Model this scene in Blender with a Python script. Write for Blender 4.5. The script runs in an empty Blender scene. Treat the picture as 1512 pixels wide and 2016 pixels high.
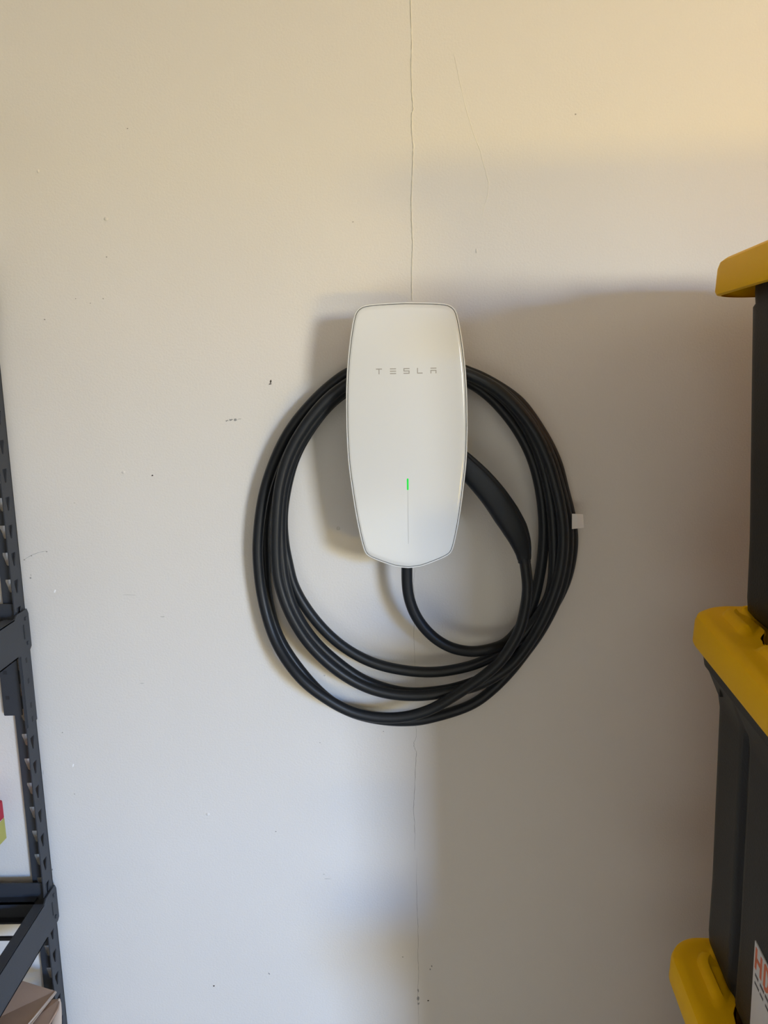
import bpy, bmesh, math, random
from mathutils import Vector, Matrix
C = bpy.context.scene
COL = C.collection
PI = math.pi
random.seed(7)

# ------------------------------------------------------------------ camera
F = 1514.0
CAM = Vector((0.0, -1.107, 1.5))
PITCH, ROLL = math.radians(10), math.radians(-1)
fw = Vector((0, math.cos(PITCH), -math.sin(PITCH)))
rt0 = Vector((1, 0, 0)); up0 = rt0.cross(fw)
rt = rt0*math.cos(ROLL) + up0*math.sin(ROLL)
up = up0*math.cos(ROLL) - rt0*math.sin(ROLL)
cd = bpy.data.cameras.new('camera'); cam = bpy.data.objects.new('camera', cd); COL.objects.link(cam)
cam.matrix_world = Matrix(((rt.x, up.x, -fw.x, CAM.x), (rt.y, up.y, -fw.y, CAM.y), (rt.z, up.z, -fw.z, CAM.z), (0, 0, 0, 1)))
cd.sensor_fit = 'HORIZONTAL'; cd.sensor_width = 36; cd.lens = 36*F/1512; cd.clip_start = 0.02
C.camera = cam

def at(px, py, Y):
    "point in the room at distance -Y in front of the charger wall, measured from the photograph"
    d = rt*((px-756)/F) - up*((py-1008)/F) + fw
    return CAM + d*((Y-CAM.y)/d.y)

# ------------------------------------------------------------------ light
C.view_settings.view_transform = 'Standard'; C.view_settings.look = 'None'
C.view_settings.exposure = 0.12; C.view_settings.gamma = 1.0
C.view_settings.use_curve_mapping = False
w = bpy.data.worlds.new('sky'); C.world = w; w.use_nodes = True
bg = w.node_tree.nodes['Background']; bg.inputs[0].default_value = (0.55, 0.72, 1.0, 1); bg.inputs[1].default_value = 0.4

def area(name, loc, target, sx, sy, power, col):
    l = bpy.data.lights.new(name, 'AREA'); l.shape = 'RECTANGLE'; l.size = sx; l.size_y = sy
    l.energy = power; l.color = col
    o = bpy.data.objects.new(name, l); COL.objects.link(o); o.location = loc
    o.rotation_euler = (Vector(target)-Vector(loc)).to_track_quat('-Z', 'Y').to_euler()
    return o
DX = 2.45                                     # middle of the open side doorway in the wall behind the camera
area('sky_light', (4.6, -9, 2.95), (4.6, 0, 2.95), 6.0, 1.1, 2850, (0.20, 0.46, 1.0))
area('horizon_light', (4.6, -9, 1.9), (4.6, 0, 1.9), 6.0, 1.0, 1350, (1.0, 0.965, 0.78))
area('driveway_light', (3.6, -7.6, -0.12), (3.6, -7.6, 2), 3.6, 2.0, 1340, (1.0, 0.66, 0.03))
area('ceiling_lamp', (2.4, -0.8, 2.3), (0.9, -0.1, 2.0), 0.5, 0.9, 5.5, (1.0, 0.30, 0.04))
area('garage_fill_light', (-0.1, -3.2, 2.58), (0.0, -0.6, 1.0), 2.6, 1.6, 17, (1.0, 0.97, 0.93))
area('low_fill_light', (-0.6, -3.6, 0.3), (0.2, -0.4, 0.8), 1.8, 0.6, 10, (1.0, 1.0, 0.88))  # unseen fill added low in the room, no real source there
area('overhead_fill_light', (1.0, -3.0, 2.58), (0.2, -0.4, 1.2), 1.8, 1.4, 5, (1.0, 0.98, 0.6))  # second fill added overhead to brighten the stack side, not a window

# ------------------------------------------------------------------ materials
def mat(name, col, rough=0.6, metal=0.0, spec=0.5, bump=0, bscale=200, var=0.0, vscale=8, coat=0.0, emit=None, es=0):
    m = bpy.data.materials.new(name); m.use_nodes = True; nt = m.node_tree; N = nt.nodes; L = nt.links
    b = N['Principled BSDF']; b.inputs['Base Color'].default_value = (*col, 1)
    b.inputs['Roughness'].default_value = rough; b.inputs['Metallic'].default_value = metal
    b.inputs['Specular IOR Level'].default_value = spec; b.inputs['Coat Weight'].default_value = coat
    tc = N.new('ShaderNodeTexCoord')
    if var > 0:
        n = N.new('ShaderNodeTexNoise'); n.inputs['Scale'].default_value = vscale; n.inputs['Detail'].default_value = 4
        L.new(tc.outputs['Object'], n.inputs['Vector'])
        r = N.new('ShaderNodeMixRGB'); r.inputs[1].default_value = (*[c*(1-var) for c in col], 1); r.inputs[2].default_value = (*[min(1, c*(1+var)) for c in col], 1)
        L.new(n.outputs['Fac'], r.inputs[0]); L.new(r.outputs[0], b.inputs['Base Color'])
    if bump > 0:
        n = N.new('ShaderNodeTexNoise'); n.inputs['Scale'].default_value = bscale; n.inputs['Detail'].default_value = 3
        L.new(tc.outputs['Object'], n.inputs['Vector'])
        bp = N.new('ShaderNodeBump'); bp.inputs['Strength'].default_value = bump; bp.inputs['Distance'].default_value = 0.001
        L.new(n.outputs['Fac'], bp.inputs['Height']); L.new(bp.outputs[0], b.inputs['Normal'])
    if emit:
        b.inputs['Emission Color'].default_value = (*emit, 1); b.inputs['Emission Strength'].default_value = es
    return m
M = {}
M['wall'] = mat('wall_paint', (0.70, 0.672, 0.63), 0.55, spec=0.35, bump=0.35, bscale=330, var=0.02, vscale=5)
M['ridge'] = mat('paint_ridge', (0.76, 0.73, 0.65), 0.5, spec=0.35, bump=0.3, bscale=500)
M['hair'] = mat('hairline_crack', (0.33, 0.31, 0.28), 0.8)
M['chip'] = mat('chip_dark', (0.05, 0.04, 0.03), 0.8)
M['scuff'] = mat('scuff_grey', (0.26, 0.26, 0.25), 0.8, var=0.3, vscale=400)
M['faint'] = mat('scuff_faint', (0.52, 0.50, 0.46), 0.8)
M['white'] = mat('chip_white', (0.9, 0.9, 0.9), 0.5)
M['concrete'] = mat('concrete', (0.36, 0.35, 0.33), 0.8, bump=0.5, bscale=60, var=0.12, vscale=3)
M['ceil'] = mat('ceiling_paint', (0.72, 0.70, 0.66), 0.8, bump=0.3, bscale=120)
M['ground'] = mat('driveway', (0.45, 0.43, 0.40), 0.9, bump=0.5, bscale=40, var=0.1)
M['trim'] = mat('trim_paint', (0.78, 0.77, 0.74), 0.4)
M['glass'] = mat('white_glass', (0.70, 0.70, 0.68), 0.16, spec=0.45)
M['bezel'] = mat('white_plastic', (0.72, 0.72, 0.70), 0.3)
M['seam'] = mat('seam_dark', (0.06, 0.06, 0.06), 0.6)
M['letter'] = mat('grey_print', (0.33, 0.31, 0.27), 0.4)
M['slot'] = mat('slot_grey', (0.52, 0.52, 0.50), 0.4)
M['green'] = mat('green_led', (0.0, 0.10, 0.01), 0.4, emit=(0.005, 0.62, 0.045), es=1.0)
M['rubber'] = mat('cable_rubber', (0.010, 0.0125, 0.016), 0.42, spec=0.32, bump=0.1, bscale=600)
M['grip'] = mat('handle_plastic', (0.009, 0.0125, 0.018), 0.46, spec=0.30, bump=0.15, bscale=900)
M['tag'] = mat('tag_paper', (0.78, 0.76, 0.74), 0.6)
M['steel'] = mat('powder_coated_steel', (0.034, 0.039, 0.049), 0.5, spec=0.4, bump=0.2, bscale=500)
M['pit'] = mat('pressed_mark', (0.015, 0.017, 0.022), 0.6)
M['yellow'] = mat('yellow_plastic', (0.97, 0.54, 0.001), 0.5, spec=0.14, bump=0.15, bscale=300, var=0.04, vscale=20)
M['black'] = mat('black_plastic', (0.014, 0.0125, 0.010), 0.5, spec=0.28, bump=0.3, bscale=400)
M['paper'] = mat('label_paper', (0.72, 0.71, 0.70), 0.45)
M['orange'] = mat('label_orange', (0.75, 0.16, 0.06), 0.45)
M['ink'] = mat('label_ink', (0.08, 0.08, 0.09), 0.5)
M['lyel'] = mat('label_yellow', (0.70, 0.42, 0.02), 0.45)
M['card'] = mat('cardboard', (0.40, 0.27, 0.19), 0.8, bump=0.3, bscale=120, var=0.08, vscale=25)
M['cardedge'] = mat('cardboard_edge', (0.58, 0.47, 0.38), 0.8)
M['red'] = mat('carton_red', (0.62, 0.05, 0.08), 0.4)
M['cyel'] = mat('carton_yellow', (0.62, 0.58, 0.16), 0.4)
M['wood'] = mat('particle_board', (0.42, 0.32, 0.21), 0.8, var=0.2, vscale=90)

# ------------------------------------------------------------------ helpers
def obj(name, bm, m, parent=None, smooth=False, angle=None):
    me = bpy.data.meshes.new(name); bmesh.ops.recalc_face_normals(bm, faces=bm.faces); bm.to_mesh(me); bm.free()
    for k in (m if isinstance(m, list) else [m]): me.materials.append(M[k])
    if smooth:
        me.polygons.foreach_set('use_smooth', [True]*len(me.polygons))
        if angle: me.set_sharp_from_angle(angle=math.radians(angle))
    o = bpy.data.objects.new(name, me); COL.objects.link(o)
    if parent: o.parent = parent
    return o
def thing(name, label, cat, loc=(0, 0, 0), rz=0, group=None):
    o = bpy.data.objects.new(name, None); COL.objects.link(o); o.location = loc; o.rotation_euler = (0, 0, rz)
    o.empty_display_size = 0.1; o['label'] = label; o['category'] = cat
    if group: o['group'] = group
    return o
def box(bm, a, b, bev=0, mi=0):
    r = bmesh.ops.create_cube(bm, size=1)
    for v in r['verts']:
        v.co = Vector([(a[i]+b[i])/2 + v.co[i]*(b[i]-a[i]) for i in range(3)])
    fs = list({f for v in r['verts'] for f in v.link_faces})
    for f in fs: f.material_index = mi
    if bev: bmesh.ops.bevel(bm, geom=list({e for v in r['verts'] for e in v.link_edges}), offset=bev, segments=2, affect='EDGES')
def tube(pts, rad, n=18):
    bm = bmesh.new(); rings = []
    t0 = (pts[1]-pts[0]).normalized(); nrm = t0.orthogonal().normalized()
    for i, p in enumerate(pts):
        t = (pts[min(i+1, len(pts)-1)]-pts[max(i-1, 0)]).normalized()
        nrm = (nrm - t*nrm.dot(t)).normalized(); bn = t.cross(nrm)
        rings.append([bm.verts.new(p + (nrm*math.cos(2*PI*k/n) + bn*math.sin(2*PI*k/n))*rad) for k in range(n)])
    for a, b in zip(rings, rings[1:]):
        for k in range(n): bm.faces.new((a[k], a[(k+1) % n], b[(k+1) % n], b[k]))
    bm.faces.new(rings[0]); bm.faces.new(rings[-1])
    return bm
def catmull(P, step=8):
    out = []
    for i in range(len(P)-1):
        p0, p1, p2, p3 = P[max(i-1, 0)], P[i], P[i+1], P[min(i+2, len(P)-1)]
        # centripetal parametrisation keeps unevenly spaced points smooth
        t = [0]
        for a, b in ((p0, p1), (p1, p2), (p2, p3)): t.append(t[-1]+max((b-a).length, 1e-5)**0.5)
        for k in range(step):
            u = t[1]+(t[2]-t[1])*k/step
            L = lambda a, b, ta, tb: a*((tb-u)/(tb-ta)) + b*((u-ta)/(tb-ta))
            A1, A2, A3 = L(p0, p1, t[0], t[1]), L(p1, p2, t[1], t[2]), L(p2, p3, t[2], t[3])
            B1, B2 = L(A1, A2, t[0], t[2]), L(A2, A3, t[1], t[3])
            out.append(L(B1, B2, t[1], t[2]))
    out.append(P[-1].copy()); return out
def loft(bm, rings, cap0=False, cap1=False, closed=True, mi=None):
    R_ = [[bm.verts.new(p) for p in r] for r in rings]; n = len(R_[0])
    for j, (a, b) in enumerate(zip(R_, R_[1:])):
        for k in range(n if closed else n-1):
            f = bm.faces.new((a[k], a[(k+1) % n], b[(k+1) % n], b[k]))
            if mi: f.material_index = mi[j]
    if cap0: bm.faces.new(R_[0])
    if cap1: bm.faces.new(R_[-1])
    return R_
def rrect(x0, x1, y0, y1, r, n=8, sub=6):
    "rounded rectangle outline, n points per corner, sub points per side"
    P = []
    cs = ((x1-r, y1-r, 0), (x0+r, y1-r, 90), (x0+r, y0+r, 180), (x1-r, y0+r, 270))
    for cx, cy, a0 in cs:
        c = [(cx+r*math.cos(math.radians(a0+90*k/(n-1))), cy+r*math.sin(math.radians(a0+90*k/(n-1)))) for k in range(n)]
        if P:
            a, b = P[-1], c[0]
            for k in range(1, sub): P.append((a[0]+(b[0]-a[0])*k/sub, a[1]+(b[1]-a[1])*k/sub))
        P += c
    a, b = P[-1], P[0]
    for k in range(1, sub): P.append((a[0]+(b[0]-a[0])*k/sub, a[1]+(b[1]-a[1])*k/sub))
    return P

# ------------------------------------------------------------------ room shell
FZ = -0.095; CZ = 2.62; XL, XR, YF = -2.0, 3.3, -4.2
def struct(name, boxes, m):
    bm = bmesh.new()
    for a, b in boxes: box(bm, a, b)
    o = obj(name, bm, m); o['kind'] = 'structure'; return o
wall = struct('wall_back', [((XL-.1, 0, FZ), (XR+.1, .12, CZ))], 'wall')
struct('wall_left', [((XL-.1, YF, FZ), (XL, 0, CZ))], 'wall')
struct('wall_right', [((XR, YF, FZ), (XR+.1, 0, CZ))], 'wall')
D0, D1, DT = DX-0.50, DX+0.46, 2.08
struct('wall_front', [((XL-.1, YF-.12, FZ), (D0, YF, CZ)), ((D1, YF-.12, FZ), (XR+.1, YF, CZ)), ((D0, YF-.12, DT), (D1, YF, CZ))], 'wall')
struct('trim_1', [((D0-.07, YF, FZ), (D0, YF+.015, DT+.07)), ((D1, YF, FZ), (D1+.07, YF+.015, DT+.07)), ((D0, YF, DT), (D1, YF+.015, DT+.07))], 'trim')
struct('floor', [((XL-.1, YF-.12, FZ-.1), (XR+.1, .12, FZ))], 'concrete')
struct('ceiling', [((XL-.1, YF-.12, CZ), (XR+.1, .12, CZ+.1))], 'ceil')
struct('ground', [((-8, -16, FZ-.12), (12, YF-.12, FZ-.04))], 'ground')

# marks on the charger wall: thin real relief, children of the wall
def ribbon(name, px, wpx, h, m, jitter=0.4, sub=4, taper=True):
    pts = []
    for (a, b) in zip(px, px[1:]):
        for k in range(sub): pts.append((a[0]+(b[0]-a[0])*k/sub+random.uniform(-jitter, jitter), a[1]+(b[1]-a[1])*k/sub))
    pts.append(px[-1]); P = [at(x, y, 0) for x, y in pts]; bm = bmesh.new(); rings = []
    for i, p in enumerate(P):
        t = (P[min(i+1, len(P)-1)]-P[max(i-1, 0)]).normalized(); s = Vector((t.z, 0, -t.x))
        wd = wpx*0.00036*random.uniform(0.6, 1.25)
        if taper: wd *= min(1, 0.25+4*min(i, len(P)-1-i)/len(P))
        q = Vector((p.x, 0.0004, p.z))
        hh = h*random.uniform(.6, 1.2)
        rings.append([q-s*wd, q-s*wd*0.4+Vector((0, -hh-.0004, 0)), q+s*wd*0.4+Vector((0, -hh-.0004, 0)), q+s*wd])
    loft(bm, rings, True, True)
    return obj(name, bm, m, wall)
def blot(name, x, y, wx, wy, m, rot=0, h=0.00025, rag=0.35, dome=False):
    p = at(x, y, 0); k = 1.12/F; bm = bmesh.new(); n = 14; r0, r1 = [], []
    for i in range(n):
        a = 2*PI*i/n; rr = 1-random.uniform(0, rag)
        u, v = math.cos(a)*wx/2*k*rr, math.sin(a)*wy/2*k*rr; c, s = math.cos(rot), math.sin(rot)
        u, v = u*c-v*s, u*s+v*c
        r0.append(Vector((p.x+u, 0.0004, p.z+v))); f = 0.55 if dome else 0.95
        r1.append(Vector((p.x+u*f, -h, p.z+v*f)))
    loft(bm, [r0, r1], False, True)
    return obj(name, bm, m, wall, smooth=dome)
up_px = [(807, -30), (808, 20), (810, 85), (809, 130), (810, 180), (813, 215), (810, 225), (810, 255), (813, 290), (812, 330), (809, 390), (810, 440), (812, 480), (811, 510), (810, 560), (811, 592)]
ribbon('paint_ridge', [(x+1.2, y) for x, y in up_px], 3.2, 0.0008, 'ridge', 0.5, 6, False)
ribbon('hairline_crack', [(x-0.6, y) for x, y in up_px], 1.0, 0.0003, 'hair', 0.6, 7, False)  # dark crack line and paler ridge also paint in lit and shaded sides
ribbon('hairline_crack', [(815, 1090), (816, 1125), (814, 1150), (816, 1170), (815, 1250), (817, 1300), (818, 1350)], 0.8, 0.0003, 'hair', 0.6, 5)
ribbon('hairline_crack', [(818, 1420), (820, 1450), (815, 1462), (815, 1470), (820, 1480), (818, 1510), (816, 1560), (814, 1590), (816, 1620), (817, 1650), (816, 1675)], 1.5, 0.0003, 'hair', 0.5, 5)
ribbon('hairline_crack', [(821, 1688), (820, 1730), (821, 1790), (823, 1830), (823, 1880), (824, 1920), (822, 1965), (824, 1985), (824, 2040)], 1.1, 0.0003, 'hair', 0.5, 6)
ribbon('paint_scratch', [(893, 105), (905, 160), (918, 215), (932, 262), (945, 295), (954, 330), (962, 360), (960, 385), (952, 410), (949, 432)], 2.0, 0.0005, 'ridge', 0.3, 4)
ribbon('scuff_mark', [(46, 1104), (50, 1100), (62, 1093), (75, 1088), (88, 1085), (94, 1085)], 1.3, 0.0002, 'scuff', 0.2, 3)
for x, y, s in ((251, 253, 3.2), (210, 506, 3.6), (149, 588, 3), (178, 597, 2.6), (203, 588, 3.2), (88, 629, 4), (300, 936, 4.5), (695, 437, 3), (1133, 225, 4), (123, 1442, 3.5), (147, 1563, 3), (543, 1637, 3.5), (421, 1941, 5), (793, 1884, 4), (843, 1970, 5), (48, 1102, 4), (92, 1086, 4), (62, 1094, 4), (630, 1462, 2.5), (755, 1440, 3)):
    blot('nail_hole', x, y, s, s*.8, 'hair' if s < 4.2 else 'chip')
blot('paint_chip', 533, 751, 4, 9, 'chip', -0.2); blot('paint_chip', 532, 756, 7, 2.5, 'chip', 0.1)
for x, y, a, b in ((447, 828, 10, 4), (454, 827, 11, 6), (463, 826, 11, 7), (471, 825, 12, 4)): blot('scuff_mark', x, y, a, b, 'faint' if a > 11 else 'scuff', 0.1, rag=.7)
blot('scuff_mark', 60, 1138, 6, 5, 'scuff', rag=.6); blot('scuff_mark', 61, 1132, 2.5, 7, 'faint')
blot('scuff_mark', 103, 1712, 4, 6, 'scuff', rag=.6); blot('scuff_mark', 530, 1917, 3, 8, 'scuff', .5, rag=.5)
for x, y, a, b in ((847, 1908, 5, 5), (850, 1902, 4, 7), (823, 1950, 3.5, 14), (823, 1966, 8, 12), (824, 1976, 6, 8)): blot('scuff_mark', x, y, a, b, 'scuff', rag=.6)
for x, y, a, b in ((320, 1214, 12, 3), (255, 1171, 40, 1.8), (645, 1730, 26, 2.4), (638, 1721, 8, 3), (280, 1345, 12, 3), (147, 990, 6, 2)): blot('scuff_mark', x, y, a, b, 'faint', -.05, rag=.5)
blot('paint_chip', 108, 1164, 4, 8, 'white', -.5); blot('paint_chip', 144, 1507, 3, 9, 'white', -.2); blot('paint_chip', 85, 1520, 1.6, 14, 'faint', -.1)
for x, y, a, b in ((209, 431, 11, 9), (243, 930, 9, 8), (666, 1040, 9, 9), (409, 1603, 10, 9), (938, 494, 5, 11), (75, 337, 6, 9), (640, 1330, 6, 5)): blot('paint_bump', x, y, a, b, 'wall', h=0.0016, rag=.15, dome=True)

# ------------------------------------------------------------------ wall charger
YFACE = -0.110
outl = [(799, 594), (870, 597), (888, 600.5), (900, 609), (906, 625.5), (913, 659), (919, 709), (921.7, 768), (921.7, 828), (921.3, 850), (918.6, 909.5), (912.8, 961), (904.5, 1019), (896, 1062), (891, 1083), (885, 1093.5), (875.5, 1099), (848.5, 1110), (825, 1117.3), (803, 1120)]
R_half = [at(x, y, YFACE) for x, y in outl]
Lh = [(799, 594), (729, 597), (712.5, 601), (704, 608.5), (698.5, 621), (692.5, 659), (685.7, 719), (682.2, 768), (681, 818), (681, 850), (683.5, 905), (690, 960), (699.5, 1022), (708, 1064), (712.8, 1080), (717, 1090.5), (726, 1098), (755, 1110), (779, 1117.5), (803, 1120)]
L_half = [at(x, y, YFACE) for x, y in Lh]
def resample(P, n):
    P = catmull(P, 12); L = [0]
    for a, b in zip(P, P[1:]): L.append(L[-1]+(b-a).length)
    out = []; j = 0
    for i in range(n):
        s = L[-1]*i/(n-1)
        while j < len(L)-2 and L[j+1] < s: j += 1
        u = (s-L[j])/max(L[j+1]-L[j], 1e-9); out.append(P[j].lerp(P[j+1], min(max(u, 0), 1)))
    return out
rh, lh = resample(R_half, 90), resample(L_half, 90)
xc = sum((a.x+b.x)/2 for a, b in zip(rh, lh))/90
sym = [Vector(((a.x-xc-(b.x-xc))/2, 0, (a.z+b.z)/2)) for a, b in zip(rh, lh)]   # symmetric half outline about the charger's axis
zc = (sym[0].z+sym[-1].z)/2
OUT = [Vector((p.x, 0, p.z-zc)) for p in sym] + [Vector((-p.x, 0, p.z-zc)) for p in sym[-2:0:-1]]
def fy(x, z, y0): return y0 + 0.0045*(x/0.078)**2 + 0.0030*(z/0.172)**2
def offset(O, d):
    n = len(O); r = []
    for i in range(n):
        t = (O[(i+2) % n]-O[i-2]).normalized(); nn = Vector((t.z, 0, -t.x))
        if nn.dot(O[i]) < 0: nn = -nn
        r.append(O[i]-nn*d)
    return r
ch = thing('wall_charger', 'white glass-fronted electric car charger with a green status light, mounted on the wall', 'charger', (xc, 0, zc))
def fring(d, back): return [Vector((p.x, fy(p.x, p.z, YFACE)+back, p.z)) for p in offset(OUT, d)]
# bezel: outer rim and the tapering back shell
bm = bmesh.new()
def scaled(s, sz, y): return [Vector((p.x*s, y, p.z*sz)) for p in OUT]
loft(bm, [fring(.0019, .0016), fring(.0016, .0002), fring(.0011, 0), fring(.0004, .0002), fring(0, .0012), fring(.0008, .007), fring(.004, .012), scaled(.80, .86, YFACE+.022), scaled(.62, .72, YFACE+.034), scaled(.58, .70, -.03), scaled(.62, .72, -.012), scaled(.70, .80, -.006), scaled(.70, .80, -.0005)], False, True)
obj('housing', bm, 'bezel', ch, True, 50)
bm = bmesh.new(); loft(bm, [fring(.0019, .0017), fring(.0029, .0017)]); obj('seam', bm, 'seam', ch, True)
# glass front
bm = bmesh.new(); base = offset(OUT, .0026)
rings = [fring(.0025, .0030), fring(.0025, .0006), fring(.0028, .0001), fring(.0034, -.0003)]
b2 = offset(OUT, .0034)
for s in (.97, .9, .8, .65, .5, .35, .2, .08): rings.append([Vector((p.x*s, fy(p.x*s, p.z*s, YFACE)-.0004, p.z*s)) for p in b2])
loft(bm, rings, False, True); obj('face_plate', bm, 'glass', ch, True)
def decal(bm, x0, x1, z0, z1, th=0.00012, n=1, off=.0004):
    "thin raised rectangle following the face; coordinates relative to the charger origin"
    xs = (x0, x1); zs = [z0+(z1-z0)*i/n for i in range(n+1)]
    for i in range(n):
        vs = []
        for dd in (off-.0006, off+th):
            for (x, z) in ((x0, zs[i]), (x1, zs[i]), (x1, zs[i+1]), (x0, zs[i+1])): vs.append(bm.verts.new((x, fy(x, z, YFACE)-dd, z)))
        for q in ((4, 5, 6, 7), (0, 1, 5, 4), (1, 2, 6, 5), (2, 3, 7, 6), (3, 0, 4, 7)): bm.faces.new([vs[k] for k in q])
def cpx(x, y):
    p = at(x, y, YFACE); return p.x-xc, p.z-zc
LET = {  # strokes as (x0,y0,x1,y1) in a 12 x 11 cell
 'T': [(0, 0, 12, 1.9), (5.1, 1.9, 6.9, 11)],
 'E': [(0, 0, 12, 1.9), (0, 4.6, 12, 6.5), (0, 9.1, 12, 11)],
 'S': [(0, 0, 12, 1.9), (0, 1.9, 1.9, 4.6), (0, 4.6, 12, 6.5), (10.1, 6.5, 12, 9.1), (0, 9.1, 12, 11)],
 'L': [(0, 0, 1.9, 11), (1.9, 9.1, 11, 11)],
 'A': [(0.2, 0, 12, 1.9), (0, 4.4, 12, 6.3), (0, 6.3, 1.9, 11), (10.1, 6.3, 12, 11)]}
lx, lz = cpx(802, 730.3); k_ = (cpx(862, 730)[0]-cpx(742, 730)[0])/120
for ch_, x0 in zip('TESLA', (742, 769.6, 796.2, 822.9, 849.3)):
    bm = bmesh.new()
    for a, b, c, d in LET[ch_]:
        X0 = (x0-802+a)*k_; X1 = (x0-802+c)*k_; Z0 = lz+(5.5-b)*k_; Z1 = lz+(5.5-d)*k_
        decal(bm, X0, X1, Z1, Z0)
    obj('letter', bm, 'letter', ch)
z1, z2, z3 = cpx(800, 942)[1], cpx(800, 965)[1], cpx(800, 1071)[1]
bm = bmesh.new(); decal(bm, -.0004, .0004, z3, z2-.001, n=6); obj('light_slot', bm, 'slot', ch)
bm = bmesh.new(); r0, r1 = [], []
for i in range(24):
    a = 2*PI*i/24; x = .00135*math.cos(a); z = (z1+z2)/2+.00135*math.sin(a)+(((z1-z2)/2-.00135) if math.sin(a) > 0 else -((z1-z2)/2-.00135))
    r0.append((x, fy(x, z, YFACE)-.0002, z)); r1.append((x*.8, fy(x, z, YFACE)-.00062, z))
loft(bm, [[Vector(p) for p in r0], [Vector(p) for p in r1]], False, True); obj('status_light', bm, 'green', ch, True)

# ------------------------------------------------------------------ charging cable (one continuous run from the charger to the handle)
CR = 0.0078
right = {  # five passes up the right side, bottom to top: (px, py)
 1: [(1000, 1263), (1033, 1222), (1049, 1188), (1059, 1150), (1067, 1104), (1071, 1050), (1068, 992), (1059, 940), (1044, 893), (1021, 849), (994, 812), (959, 776), (924, 753), (885, 738)],
 2: [(985, 1284), (1022, 1258), (1050, 1226), (1067, 1201), (1080, 1178), (1088, 1146), (1091, 1100), (1090, 1050), (1086, 1000), (1076, 945), (1061, 893), (1036, 840), (1005, 797), (963, 760), (924, 739), (885, 730)],
 3: [(935, 1352), (978, 1330), (1012, 1304), (1040, 1268), (1062, 1232), (1083, 1188), (1099, 1140), (1107, 1096), (1109, 1050), (1104, 1002), (1092, 950), (1078, 905), (1054, 853), (1020, 806), (975, 764), (922, 737), (885, 728)],
 4: [(850, 1413), (926, 1389), (968, 1359), (1004, 1323), (1033, 1286), (1062, 1246), (1090, 1194), (1108, 1145), (1117, 1097), (1119, 1050), (1114, 1005), (1101, 955), (1087, 908), (1066, 862), (1030, 810), (985, 768), (920, 736), (885, 724)],
 5: [(905, 1352), (960, 1331), (1003, 1300), (1045, 1255), (1075, 1215), (1097, 1181), (1115, 1141), (1125, 1098), (1128, 1058), (1122, 1011), (1109, 960), (1098, 916), (1081, 877), (1056, 835), (1025, 793), (991, 767), (947, 742), (916, 730), (885, 718)]}
rdep = {1: .030, 2: .046, 3: .061, 4: .030, 5: .015}
left = {
 'A': [(692, 731), (647, 762), (608, 800), (570, 848), (541, 906), (518, 978), (508, 1060), (508, 1105), (517, 1180), (543, 1265), (590, 1334), (640, 1374), (692, 1402), (745, 1413), (800, 1411), (850, 1396), (896, 1369), (931, 1346), (966, 1320), (989, 1297), (1010, 1266), (1024, 1238), (1034, 1200), (1039, 1158), (1036, 1125), (1032, 1098)],
 'B': [(692, 742), (655, 768), (617, 805), (580, 853), (551, 908), (529, 976), (521, 1045), (522, 1105), (525, 1168), (547, 1252), (598, 1328), (649, 1379), (698, 1405), (758, 1418), (815, 1419)],
 'C': [(690, 752), (642, 788), (601, 838), (569, 894), (551, 955), (545, 1010), (543, 1065), (544, 1105), (549, 1146), (570, 1207), (608, 1268), (658, 1316), (709, 1348), (760, 1365), (824, 1370), (880, 1363)],
 'D': [(690, 760), (646, 797), (606, 847), (577, 899), (560, 952), (553, 1005), (552, 1055), (555, 1103), (562, 1150), (581, 1205), (619, 1262), (667, 1306), (716, 1339), (770, 1358), (811, 1364), (860, 1361)],
 'E': [(690, 765), (650, 795), (610, 845), (580, 900), (563, 962), (556, 1017), (559, 1070), (567, 1110), (578, 1153), (609, 1206), (657, 1259), (713, 1296), (768, 1315), (850, 1324), (919, 1313), (955, 1300)]}
ldep = {'A': .031, 'B': .015, 'C': .061, 'D': .046, 'E': .030}
path = []
def addp(px, py, dep): path.append(at(px, py, -dep))
for i, (x, y) in enumerate([(801, 1085), (801, 1118), (801.5, 1150), (806, 1180), (820, 1215), (848, 1250), (885, 1274), (929, 1283), (968, 1277)]): addp(x, y, .066-.002*i)
order = [(1, 'E'), (2, 'D'), (5, 'B'), (4, 'C'), (3, 'A')]
# depth where each pass leaves the bottom crossing, so that neighbours pass over or under each other
botl = {'A': .062, 'B': .018, 'C': .050, 'D': .030, 'E': .034}
for r, l in order:
    R_ = right[r]
    for i, (x, y) in enumerate(R_):
        s = min(1, max(0, (1330-y)/150)); s = s*s*(3-2*s)
        b = {1: .036, 2: .032, 3: .047, 4: .018, 5: .031}[r]
        addp(x, y, b*(1-s)+rdep[r]*s)
    topx = 805; ty = {('1'): 722}.get(str(r), 718) + {'A': 0, 'B': 4, 'C': 8, 'D': 14, 'E': 18}[l]*0.6
    addp(850, ty+3, rdep[r]*.65+ldep[l]*.35); addp(805, ty-2, (rdep[r]+ldep[l])/2); addp(745, ty+5, rdep[r]*.3+ldep[l]*.7)
    for i, (x, y) in enumerate(left[l]):
        s = min(1, max(0, (y-1200)/170)) if x < 900 else 1; s = s*s*(3-2*s)
        dep = ldep[l]*(1-s)+botl[l]*s
        if l == 'A' and x > 830: dep = min(.078, .062+(x-830)*.0001)
        addp(x, y, dep)
cable_pts = catmull(path, 7)
for _ in range(6):      # relax the small wobbles left by measuring
    cable_pts = [cable_pts[0]]+[(cable_pts[i-1]+cable_pts[i]*2+cable_pts[i+1])/4 for i in range(1, len(cable_pts)-1)]+[cable_pts[-1]]
cb = thing('charging_cable', 'long black rubber charging cable coiled in loops around the white wall charger, with its handle', 'cable', tuple(at(818, 1420, 0)))
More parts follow.
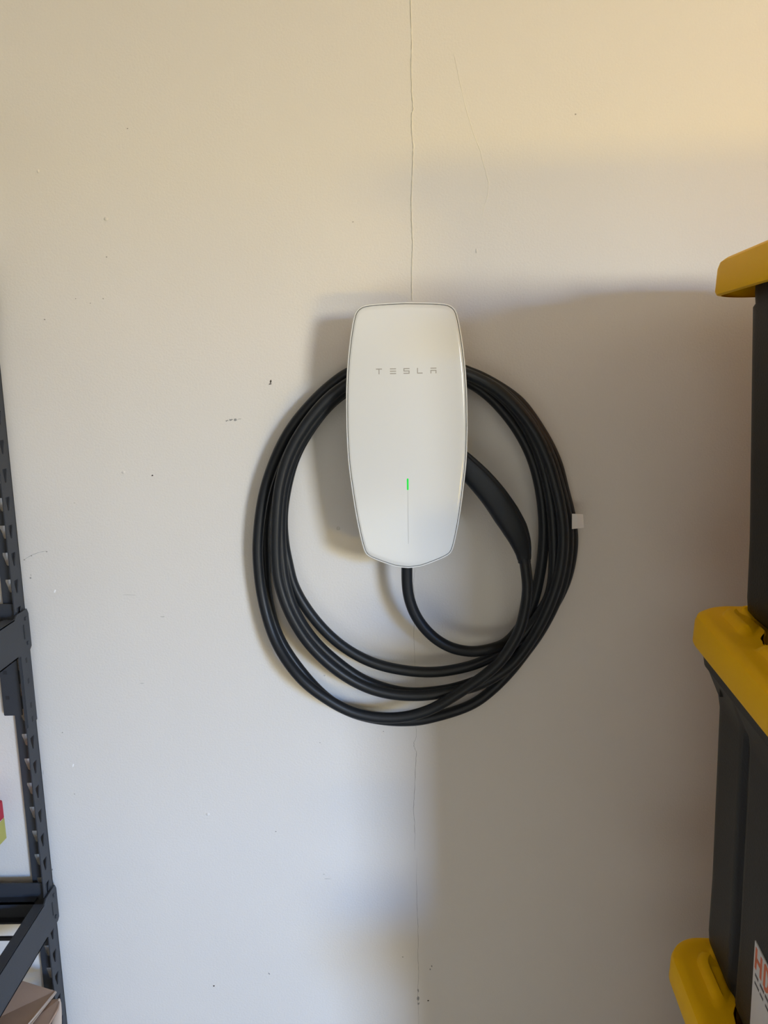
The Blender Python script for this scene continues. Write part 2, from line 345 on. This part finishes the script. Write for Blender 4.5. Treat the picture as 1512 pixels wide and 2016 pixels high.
inv = Matrix.Translation(-Vector(cb.location))
def local(bm): bmesh.ops.transform(bm, matrix=inv, verts=bm.verts); return bm
obj('cable', local(tube(cable_pts, CR, 20)), 'rubber', cb, True)
# handle
hp = [((880, 884), 22, .060), ((900, 902), 23, .062), ((919, 919), 24, .064), ((945, 945), 25.5, .067), ((972, 977), 26.5, .070), ((996, 1012), 27, .073), ((1014, 1042), 25, .076), ((1025, 1068), 20.5, .077), ((1030.5, 1090), 15.5, .077), ((1032, 1102), 13, .077)]
C3 = [at(x, y, -d) for (x, y), hw, d in hp]; HW = [hw*1.035/F for _, hw, _ in hp]
dense = catmull(C3, 6); nW = []
for i in range(len(HW)-1):
    for k in range(6): u = k/6; nW.append(HW[i]*(1-u)+HW[i+1]*u)
nW.append(HW[-1])
bm = bmesh.new(); rings = []; rim = []
for i, p in enumerate(dense):
    t = (dense[min(i+1, len(dense)-1)]-dense[max(i-1, 0)]).normalized(); s = Vector((0, -1, 0)).cross(t).normalized()
    if s.x < 0: s = -s                                   # s points to the outer (upper right) side
    f = t.cross(s);  f = f if f.y < 0 else -f            # f points into the room
    wv = nW[i]; ring = []
    for k in range(44):
        a = 2*PI*k/44; c_, s_ = math.cos(a), math.sin(a)
        e = 0.72; u = math.copysign(abs(c_)**e, c_); v = math.copysign(abs(s_)**e, s_)
        r = 1.0
        g = math.degrees(a)
        if 36 < g < 50: r = 0.93                         # groove between shell and back strap
        ring.append(p + s*(wv*u*r) + f*(wv*0.82*v*r))
    rings.append(ring); rim.append((p, s, f, wv))
loft(bm, rings, True, True)
hd = obj('handle', local(bm), 'grip', cb, True, 40)
# cable collar at the end of the handle
p, s, f, wv = rim[-1]; q = dense[-1]; tdir = (dense[-1]-dense[-2]).normalized()
obj('collar', local(tube([q-tdir*.004, q+tdir*.0035], 0.0088, 24)), 'grip', hd, True, 40)
# paper tag folded round the outermost loop
tp = [at(x, y, -.046) for x, y in ((1126, 1012), (1126, 1041.3), (1149.5, 1038.5), (1148, 1012.5))]
bm = bmesh.new(); A = [at(1126.3, 1011.5, -.0475), at(1126, 1041.5, -.0475)]; B = [at(1136, 1011.8, -.046), at(1137, 1040.5, -.046)]; D = [at(1148, 1012.8, -.040), at(1149.8, 1039, -.040)]
rows = [A, B, D]; th = Vector((0, .0006, 0))
loft(bm, [[r[0], r[1], r[1]+th, r[0]+th] for r in rows], True, True)
tg = obj('paper_tag', local(bm), 'tag', cb); tg['label'] = 'small white paper tag'

# ------------------------------------------------------------------ storage totes
def tote(label, corner, ztop, zbot, yaw, W=0.62, D=0.475, tap=0.016, sticker=False, b0=0.030, flare=True):
    "corner: rear left corner of the lid; ztop: top of the rim; zbot: bottom of the body"
    t = thing('storage_tote', label, 'tote', (corner[0], corner[1], zbot), yaw, 'black storage totes with yellow lids in the right-hand stack')
    H = ztop-zbot; SK = 0.040; hb = H-0.012
    # --- body: tapering rounded box with a flared lip and two vertical grooves per side
    def sec(ins, z, r, groove=0.0):
        P = rrect(ins, W-ins, -D+ins, -ins, r, 8, 60); out = []
        for x, y in P:
            g = 0
            for yy in (-0.148, -(D-0.148)):
                for side in (0, 1):
                    if abs(x-(ins if side == 0 else W-ins)) < 1e-4 and abs(y-yy) < .011: g = math.cos((y-yy)/.011*PI/2)
                    if abs(x-(ins if side == 0 else W-ins)) < 1e-4: x_side = side
            for xx in (0.15, W-0.15):
                if (abs(y+ins) < 1e-4 or abs(y+D-ins) < 1e-4) and abs(x-xx) < .012: g = -math.cos((x-xx)/.012*PI/2)
            if g > 0: x = x+g*groove if x < W/2 else x-g*groove
            if g < 0: y = y+g*groove if y > -D/2 else y-g*groove
            out.append(Vector((x, y, z)))
        return out
    bm = bmesh.new(); R_ = []; FL = .045 if flare else .004; L0 = .016 if flare else b0-.0015; L1 = .010 if flare else b0-.0025
    R_.append(sec(.074, 0, .016)); R_.append(sec(.069, .004, .020)); R_.append(sec(.067, .024, .022)); R_.append(sec(b0+tap+.006, .034, .026)); R_.append(sec(b0+tap, .041, .03, .003)); R_.append(sec(b0+tap-.001, .055, .03, .009))
    for u in (.25, .5, .75, 1): R_.append(sec(b0+tap*(1-u), 0.055+(hb-SK-.060-.055)*u, .032, .009))
    R_.append(sec(b0-.002, hb-SK-FL, .032, .002)); R_.append(sec(L0, hb-SK-FL*.30, .036)); R_.append(sec(L0-(.003 if flare else 0), hb-SK-FL*.25, .038)); R_.append(sec(L1, hb-SK+.012, .038)); R_.append(sec(L1, hb, .038))
    R_.append(sec(L1+.004, hb, .036)); R_.append(sec(b0+.004, hb-.014, .034)); R_.append(sec(b0+.005, hb-SK-FL, .030)); R_.append(sec(b0+tap+.008, .042, .026)); R_.append(sec(.072, .030, .018)); R_.append(sec(.078, .006, .014))
    loft(bm, R_, True, True)
    body = obj('body', bm, 'black', t, True, 40)
    # --- lid: skirt, rim, raised corner ridges and a deep recess the next tote stands in
    zt = H; n = 14; sub = 48
    def lr(ins, z, r, f=None):
        P = rrect(ins, W-ins, -D+ins, -ins, max(r, .004), n, sub); o = []
        for x, y in P:
            zz = z
            if f: zz += f(x, y)
            o.append(Vector((x, y, zz)))
        return o
    def sm(a): a = min(1, max(0, a)); return a*a*(3-2*a)
    def ridge(x, y):
        dx, dy = min(x, W-x), min(-y, D+y)            # distance from the nearest end and long side
        if dx < dy: q = dy; return sm((q-.028)/.008)*sm((.118-q)/.008) + sm((q-.165)/.008)*sm((D/2+.1-q)/.008)
        q = dx; return sm((q-.05)/.008)*sm((.20-q)/.008)
    def lr2(ins, ins2, z, r):
        "recess outline: steps outward along the middle of every side, stays in at the corners"
        P = rrect(0, W, -D, 0, .02, n, sub); o = []
        for x, y in P:
            dx, dy = min(x, W-x), min(-y, D+y)
            q = max(dx, dy)
            k = sm((q-.100)/.035); d = ins2+(ins-ins2)*k
            X = min(max(x, d), W-d); Y = min(max(y, -D+d), -d)
            o.append(Vector((X, Y, z)))
        return o
    bm = bmesh.new(); rr = lambda a: (lambda x, y: a*ridge(x, y))
    wave = None
    rings = [lr(.006, zt-SK-.001, .042), lr(.0015, zt-SK, .045), lr(0, zt-SK+.004, .045), lr(.001, zt-.012, .045), lr(.003, zt-.005, .045), lr(.008, zt-.001, .044), lr(.014, zt, .042), lr(.024, zt, .036),
             lr(.027, zt, .034, rr(.001)), lr(.030, zt, .032, rr(.006)), lr(.034, zt, .03, rr(.008)), lr(.038, zt, .028, rr(.008)), lr(.041, zt, .027, rr(.004)), lr2(.043, .058, zt, .02), lr2(.045, .060, zt-.002, .02), lr2(.048, .063, zt-.030, .02), lr2(.052, .067, zt-.0335, .02)]
    cx, cy = W/2, -D/2
    for s in (.8, .5, .2): rings.append([Vector((cx+(v.x-cx)*s, cy+(v.y-cy)*s, zt-.034)) for v in rings[16]])
    loft(bm, rings, False, True)
    lid = obj('lid', bm, 'yellow', t, True, 35)
    # lock holes through the lid corners and the black rib of the body showing there
    for (hx, hy) in ((.088, -.030), (W-.088, -.030), (.088, -D+.030), (W-.088, -D+.030)):
        bm = bmesh.new(); q = [Vector((hx+x, hy+y, zt+.0005)) for x, y in rrect(-.013, .013, -.0035, .0035, .0034, 6, 2)]
        q2 = [v-Vector((0, 0, .004)) for v in q]; loft(bm, [q2, q], True, True); obj('lock_slot', bm, 'pit', lid)
    # moulded grip brackets under the lip
    for yy in ((-.085, -D+.085) if flare else ()):
        bm = bmesh.new(); box(bm, (b0-.010, yy-.0015, hb-SK-.034), (b0+.003, yy+.0015, hb-SK-.010), .0004); obj('rib', bm, 'black', body)
    if sticker:
        # sticker on the end face, following the taper of the body
        def fx(z): return b0+tap*(1-min(1, max(0, (z-.03)/(hb-SK-.09)))) - .0008
        def patch(name, y0, y1, z0, z1, m, off, par):
            bm = bmesh.new(); a = [Vector((fx(z)-off, y, z)) for y, z in ((y0, z0), (y1, z0), (y1, z1), (y0, z1))]
            b = [v+Vector((off+.0010, 0, 0)) for v in a]; loft(bm, [b, a], False, True); return obj(name, bm, m, par)
        zt0 = SZ1-zbot; y0 = SY0; zb0 = SZ0-zbot
        st = patch('sticker', y0, y0-.15, zb0, zt0, 'paper', .0002, t); st['label'] = 'white and yellow printed sticker with orange lettering'
        patch('yellow_band', y0, y0-.15, zb0, zb0+.016, 'lyel', .0004, st)
        def ln(y, z, w_, h_, m='ink'): patch('print_line', y, y-w_, z, z+h_, m, .0004, st)
        for i in range(9): ln(y0-.006-i*.013-.001*(i % 3), zt0-.036, .009+.002*(i % 2), .0032)
        for i in range(8): ln(y0-.006-i*.015, zt0-.045, .012-.003*(i % 2), .0026)
        for i in range(5): ln(y0-.004-i*.02, zb0+.024, .012, .0015, 'slot')
        # letters H D X
        S = .024; yy = y0-.006; zb = zt0-.028
        def bar(name, ya, za, yb, zb_, wd):
            bm = bmesh.new(); d = Vector((0, yb-ya, zb_-za)); L = d.length; d.normalize(); nn = Vector((0, -d.z, d.y))*wd/2
            qs = [Vector((0, ya, za))-nn, Vector((0, yb, zb_))-nn, Vector((0, yb, zb_))+nn, Vector((0, ya, za))+nn]
            a = [Vector((fx(v.z)-.0005, v.y, v.z)) for v in qs]; b = [v+Vector((.0012, 0, 0)) for v in a]; return a, b
        def letter(bars):
            bm = bmesh.new()
            for q in bars: a, b = bar('x', *q, .0045); loft(bm, [b, a], False, True)
            obj('letter', bm, 'orange', st)
        letter([(yy, zb, yy, zb+S), (yy-.014, zb, yy-.014, zb+S), (yy, zb+S/2, yy-.014, zb+S/2)])
        y2 = yy-.024
        arc = [(y2-.0085*math.cos(math.radians(a))-.003, zb+S/2+S/2*math.sin(math.radians(a))) for a in range(-90, 91, 20)]
        letter([(y2, zb, y2, zb+S)]+[(a[0], a[1], b[0], b[1]) for a, b in zip(arc, arc[1:])]+[(y2, zb, y2-.003, zb), (y2, zb+S, y2-.003, zb+S)])
        y3 = y2-.024; letter([(y3, zb, y3-.016, zb+S), (y3-.016, zb, y3, zb+S)])
    return t
SY0, SZ0, SZ1 = -0.208, 0.786, 0.916      # sticker: near edge (local y), bottom and top (world z)
T3, T2, T1 = 0.787, 1.217, 1.624
T4 = T3-.427
tote('black tote with yellow lid, topmost of the stack at the right edge', (.380, -.175), T1, T2-.033, math.radians(-5), tap=.010, b0=.036, flare=False)
tote('black tote in the middle of the right-hand stack, white and orange sticker on its end', (.372, -.188), T2, T3-.033, math.radians(-7), tap=.004, sticker=True)
tote('black tote third from top, its yellow lid showing at the bottom right corner', (.350, -.222), T3, T4-.033, math.radians(-5), tap=.014)
tote('black tote at the bottom of the right-hand stack, standing on the floor', (.352, -.21), T4, FZ, math.radians(-4), tap=.014)

# ------------------------------------------------------------------ shelving unit
PX, PY = -0.5315, -0.014           # outer rear corner of the visible post
sh = thing('shelving_unit', 'dark grey boltless steel shelving unit with slotted posts at the left edge', 'shelf', (PX, PY, FZ))
si = Matrix.Translation(-Vector((PX, PY, FZ)))
LG = 0.031; TK = 0.0016; PIT = 0.0402
def plate(z0, z1, zfirst, hole=True):
    "flat strip LG wide from z0 to z1 with teardrop slots every PIT (bmesh, in u,z plane)"
    bm = bmesh.new(); zs = []
    z = zfirst
    while z-PIT*.75 > z0: z -= PIT
    while z+.006 < z0+.02: z += PIT
    cuts = []
    while z < z1-.004:
        if z-.021 > z0: cuts.append(z)
        z += PIT
    prev = z0
    def quad(a, b):
        vs = [bm.verts.new(p) for p in ((0, 0, a), (LG, 0, a), (LG, 0, b), (0, 0, b))]; bm.faces.new(vs)
    for c in cuts:
        lo, hi = c-.0225, c+.003
        if lo < prev-1e-6 or hi > z1: continue
        if lo-prev > 1e-5: quad(prev, lo)
        o = [bm.verts.new(p) for p in ((0, 0, lo), (LG, 0, lo), (LG, 0, hi), (0, 0, hi))]
        m = LG*.58
        hpts = [(m-.0060, c), (m+.0060, c), (m+.0062, c-.004), (m+.0036, c-.0125), (m+.0022, c-.0185), (m, c-.0200), (m-.0022, c-.0185), (m-.0036, c-.0125), (m-.0062, c-.004)]
        h = [bm.verts.new((u, 0, zz)) for u, zz in hpts]
        es = [bm.edges.new((o[i], o[(i+1) % 4])) for i in range(4)]+[bm.edges.new((h[i], h[(i+1) % len(h)])) for i in range(len(h))]
        bmesh.ops.triangle_fill(bm, use_beauty=True, edges=es, use_dissolve=False)
        prev = hi
    if z1-prev > 1e-5: quad(prev, z1)
    bmesh.ops.remove_doubles(bm, verts=bm.verts, dist=1e-5)
    r = bmesh.ops.extrude_face_region(bm, geom=list(bm.faces))
    for v in [g for g in r['geom'] if isinstance(g, bmesh.types.BMVert)]: v.co.y += TK
    return bm
ZUP = 1.66
def post(x, y, sx, sy):
    "angle post with its outer corner at x,y; legs run towards sx (along the wall) and sy (into the room)"
    bmA = plate(FZ, ZUP, .8149); bmB = plate(FZ, ZUP, .8186)
    bmesh.ops.transform(bmA, matrix=Matrix(((sx, 0, 0, x), (0, sy, 0, y), (0, 0, 1, 0), (0, 0, 0, 1))), verts=bmA.verts)
    bmesh.ops.transform(bmB, matrix=Matrix(((0, sx, 0, x), (sy, 0, 0, y), (0, 0, 1, 0), (0, 0, 0, 1))), verts=bmB.verts)
    me = bpy.data.meshes.new('t'); bmB.to_mesh(me); bmA.from_mesh(me); bmB.free(); bpy.data.meshes.remove(me)
    bmesh.ops.transform(bmA, matrix=si, verts=bmA.verts)
    return obj('post', bmA, 'steel', sh)
SX, SD = -0.92, -0.47            # far end of the unit, front line
p1 = post(PX, PY, -1, -1); post(PX+SX, PY, 1, -1); post(PX, PY+SD, -1, 1); post(PX+SX, PY+SD, 1, 1)
def sbox(name, bxs, m='steel', bev=.0008, par=None):
    bm = bmesh.new()
    for a, b in bxs: box(bm, a, b, bev)
    bmesh.ops.transform(bm, matrix=si, verts=bm.verts); return obj(name, bm, m, par or sh)
# splice plate where upper and lower post meet, with its four fixing marks
sp = sbox('splice_plate', [((PX, PY-.0305, .998), (PX+.0018, PY+.0005, 1.13)), ((PX-.0465, PY-.0036, 1.006), (PX-.018, PY-.0018, 1.12)), ((PX-.002, PY-.0322, .998), (PX+.0018, PY-.0302, 1.13))])
for zz in (1.098, 1.066, 1.028, 1.006):
    sbox('dimple', [((PX+.0012, PY-.017, zz-.004), (PX+.0021, PY-.0125, zz+.004))], 'pit', .0002, sp)
for zz in (1.075, 1.035): sbox('dimple', [((PX-.041, PY-.0040, zz-.003), (PX-.035, PY-.0033, zz+.003))], 'pit', .0002, sp)
def shelf_level(z0, z1, deck=True):
    # side beams run into the room, long beams run along the wall
    for xo, s in ((PX, 1), (PX+SX, -1)):
        x0, x1 = (xo+.0020, xo+.0040) if s > 0 else (xo-.0040, xo-.0020)
        bm = bmesh.new(); prof = [(PY+.001, z0+.004), (PY+.001, z1-.008), (PY-.003, z1), (PY-.034, z1), (PY-.040, z1-.004), (PY+SD+.04, z1-.004), (PY+SD+.034, z1), (PY+SD, z1), (PY+SD, z0), (PY-.004, z0)]
        loft(bm, [[Vector((x0, a, b)) for a, b in prof], [Vector((x1, a, b)) for a, b in prof]], True, True)
        box(bm, (min(x0, x0-s*.014), PY+SD+.045, z1-.0065), (max(x1, x1-s*.014), PY-.042, z1-.0045))
        box(bm, (min(x0, x0-s*.010), PY+SD+.045, z0), (max(x1, x1-s*.010), PY-.042, z0+.002))
        bmesh.ops.transform(bm, matrix=si, verts=bm.verts); b = obj('side_beam', bm, 'steel', sh)
        if s > 0:
            zm = (z0+z1)/2
            sbox('pressed_slot', [((x1-.0005, PY-.0185, zm-.011), (x1+.0006, PY-.0165, zm+.011))], 'pit', 0, b)
            for zz in (z1-.013, z0+.012): sbox('rivet', [((x1-.0005, PY-.0125, zz-.003), (x1+.0012, PY-.0075, zz+.003))], 'steel', .0008, b)
    for yo, s in ((PY-.0105, -1), (PY+SD+.0105, 1)):
        ya, yb = sorted((yo, yo+s*.002)); e = [((PX+SX+.004, ya, z0+.010), (PX-.004, yb, z1+.010))]
        y2 = yo+s*.016; e.append(((PX+SX+.004, min(yo, y2), z1-.016), (PX-.02, max(yo, y2), z1-.013)))
        e.append(((PX+SX+.004, min(y2, y2-s*.002), z1-.022), (PX-.02, max(y2, y2-s*.002), z1-.013)))
        y3 = yo+s*.013; e.append(((PX+SX+.004, min(yo, y3), z0+.010), (PX-.01, max(yo, y3), z0+.013)))
        sbox('long_beam', e, bev=0)
    for yy in (-.060, -.25, -.41):
        sbox('tie_bar', [((PX+SX+.005, yy-.0022, z0+.001), (PX+.001, yy+.0022, z0+.006))], bev=0)
    if deck: sbox('deck_board', [((PX+SX+.01, PY+SD+.016, z1-.012), (PX-.155, PY-.014, z1-.0005))], 'wood', 0)
shelf_level(.66, .722); shelf_level(1.111, 1.173, False); shelf_level(.16, .222); shelf_level(1.58, 1.642, False)

# ------------------------------------------------------------------ things on the shelves
zs = .722
bx = thing('storage_box', 'black lidded box on the middle shelf, mostly outside the frame', 'box', (-.78, -.12, zs))
bm = bmesh.new(); box(bm, (-.12, -.09, 0), (.12, .09, .072), .006); obj('body', bm, 'black', bx)
bm = bmesh.new(); box(bm, (-.124, -.094, .066), (.124, .094, .078), .003); obj('lid', bm, 'black', bx)
ct = thing('carton', 'red, yellow and white printed carton on the shelf at the left edge', 'carton', (-.70, -.075, zs+.078), math.radians(-4))
bm = bmesh.new(); box(bm, (-.12, -.05, .012), (.110, .05, .0775), .004); obj('body', bm, 'white', ct)
bm = bmesh.new(); box(bm, (-.115, -.045, 0), (.102, .045, .016), .006); obj('base', bm, 'tag', ct)
bm = bmesh.new(); box(bm, (.1075, -.0505, .014), (.1105, .0505, .048), .0005); obj('yellow_panel', bm, 'cyel', ct)
bm = bmesh.new(); box(bm, (-.1205, -.0506, .048), (.1108, .0506, .078), .0015); obj('red_panel', bm, 'red', ct)

zl = .222
cbx = thing('cardboard_box', 'open brown cardboard box with bent flaps on the lower shelf at the left', 'box', (-.66, -.17, zl))
ci = Matrix.Translation(-Vector((-.66, -.17, zl)))
def sheet(name, pts, th=.003, m='card', par=None, curl=None):
    bm = bmesh.new(); n = (pts[1]-pts[0]).cross(pts[2]-pts[0]).normalized()*th
    loft(bm, [[p for p in pts], [p+n for p in pts]], True, True); bmesh.ops.transform(bm, matrix=ci, verts=bm.verts); return obj(name, bm, m, par or cbx)
bm = bmesh.new(); x0, x1, y0, y1, z0, z1_ = -.83, -.568, -.30, -.052, zl, .545
for a, b in (((x0, y0, z0), (x1, y1, z0+.004)), ((x0, y0, z0), (x0+.004, y1, z1_)), ((x1-.004, y0, z0), (x1, y1, z1_-.03)), ((x0, y0, z0), (x1, y0+.004, z1_)), ((x0, y1-.004, z0), (x1, y1, z1_))): box(bm, a, b)
bmesh.ops.transform(bm, matrix=ci, verts=bm.verts); obj('body', bm, 'card', cbx)
# flap bent up and inwards, its pale edge running down towards the room
fa = [at(38, 1929, -.056), at(109, 1951, -.062), at(56, 2016, -.135), at(10, 2075, -.19), at(-60, 2030, -.15)]
sheet('flap', fa)
fe = [at(109, 1950.5, -.0625), at(112, 1953, -.064), at(60, 2018, -.137), at(14, 2077, -.192), at(10, 2074, -.19), at(56, 2014.5, -.1352)]
sheet('flap_edge', fe, .002, 'cardedge')
fb = [at(94, 1969, -.075), at(118, 1966, -.078), at(114, 1985, -.095), at(88, 2030, -.13), at(55, 2060, -.15), at(50, 2020, -.12)]
sheet('flap', fb, .003)
# rolled pale side of the second flap
bm = bmesh.new(); rg = []
for k, (x, y, Y, r) in enumerate(((116, 1966, -.080, .0012), (117, 1975, -.083, .0028), (115, 1990, -.090, .005), (112, 2010, -.10, .0075), (108, 2040, -.115, .010), (104, 2070, -.13, .012))):
    p = at(x, y, Y); rg.append([p+Vector((math.cos(a*PI/6)*r, math.sin(a*PI/6)*r*.6, 0)) for a in range(12)])
loft(bm, rg, True, True); bmesh.ops.transform(bm, matrix=ci, verts=bm.verts); obj('folded_edge', bm, 'cardedge', cbx, True)
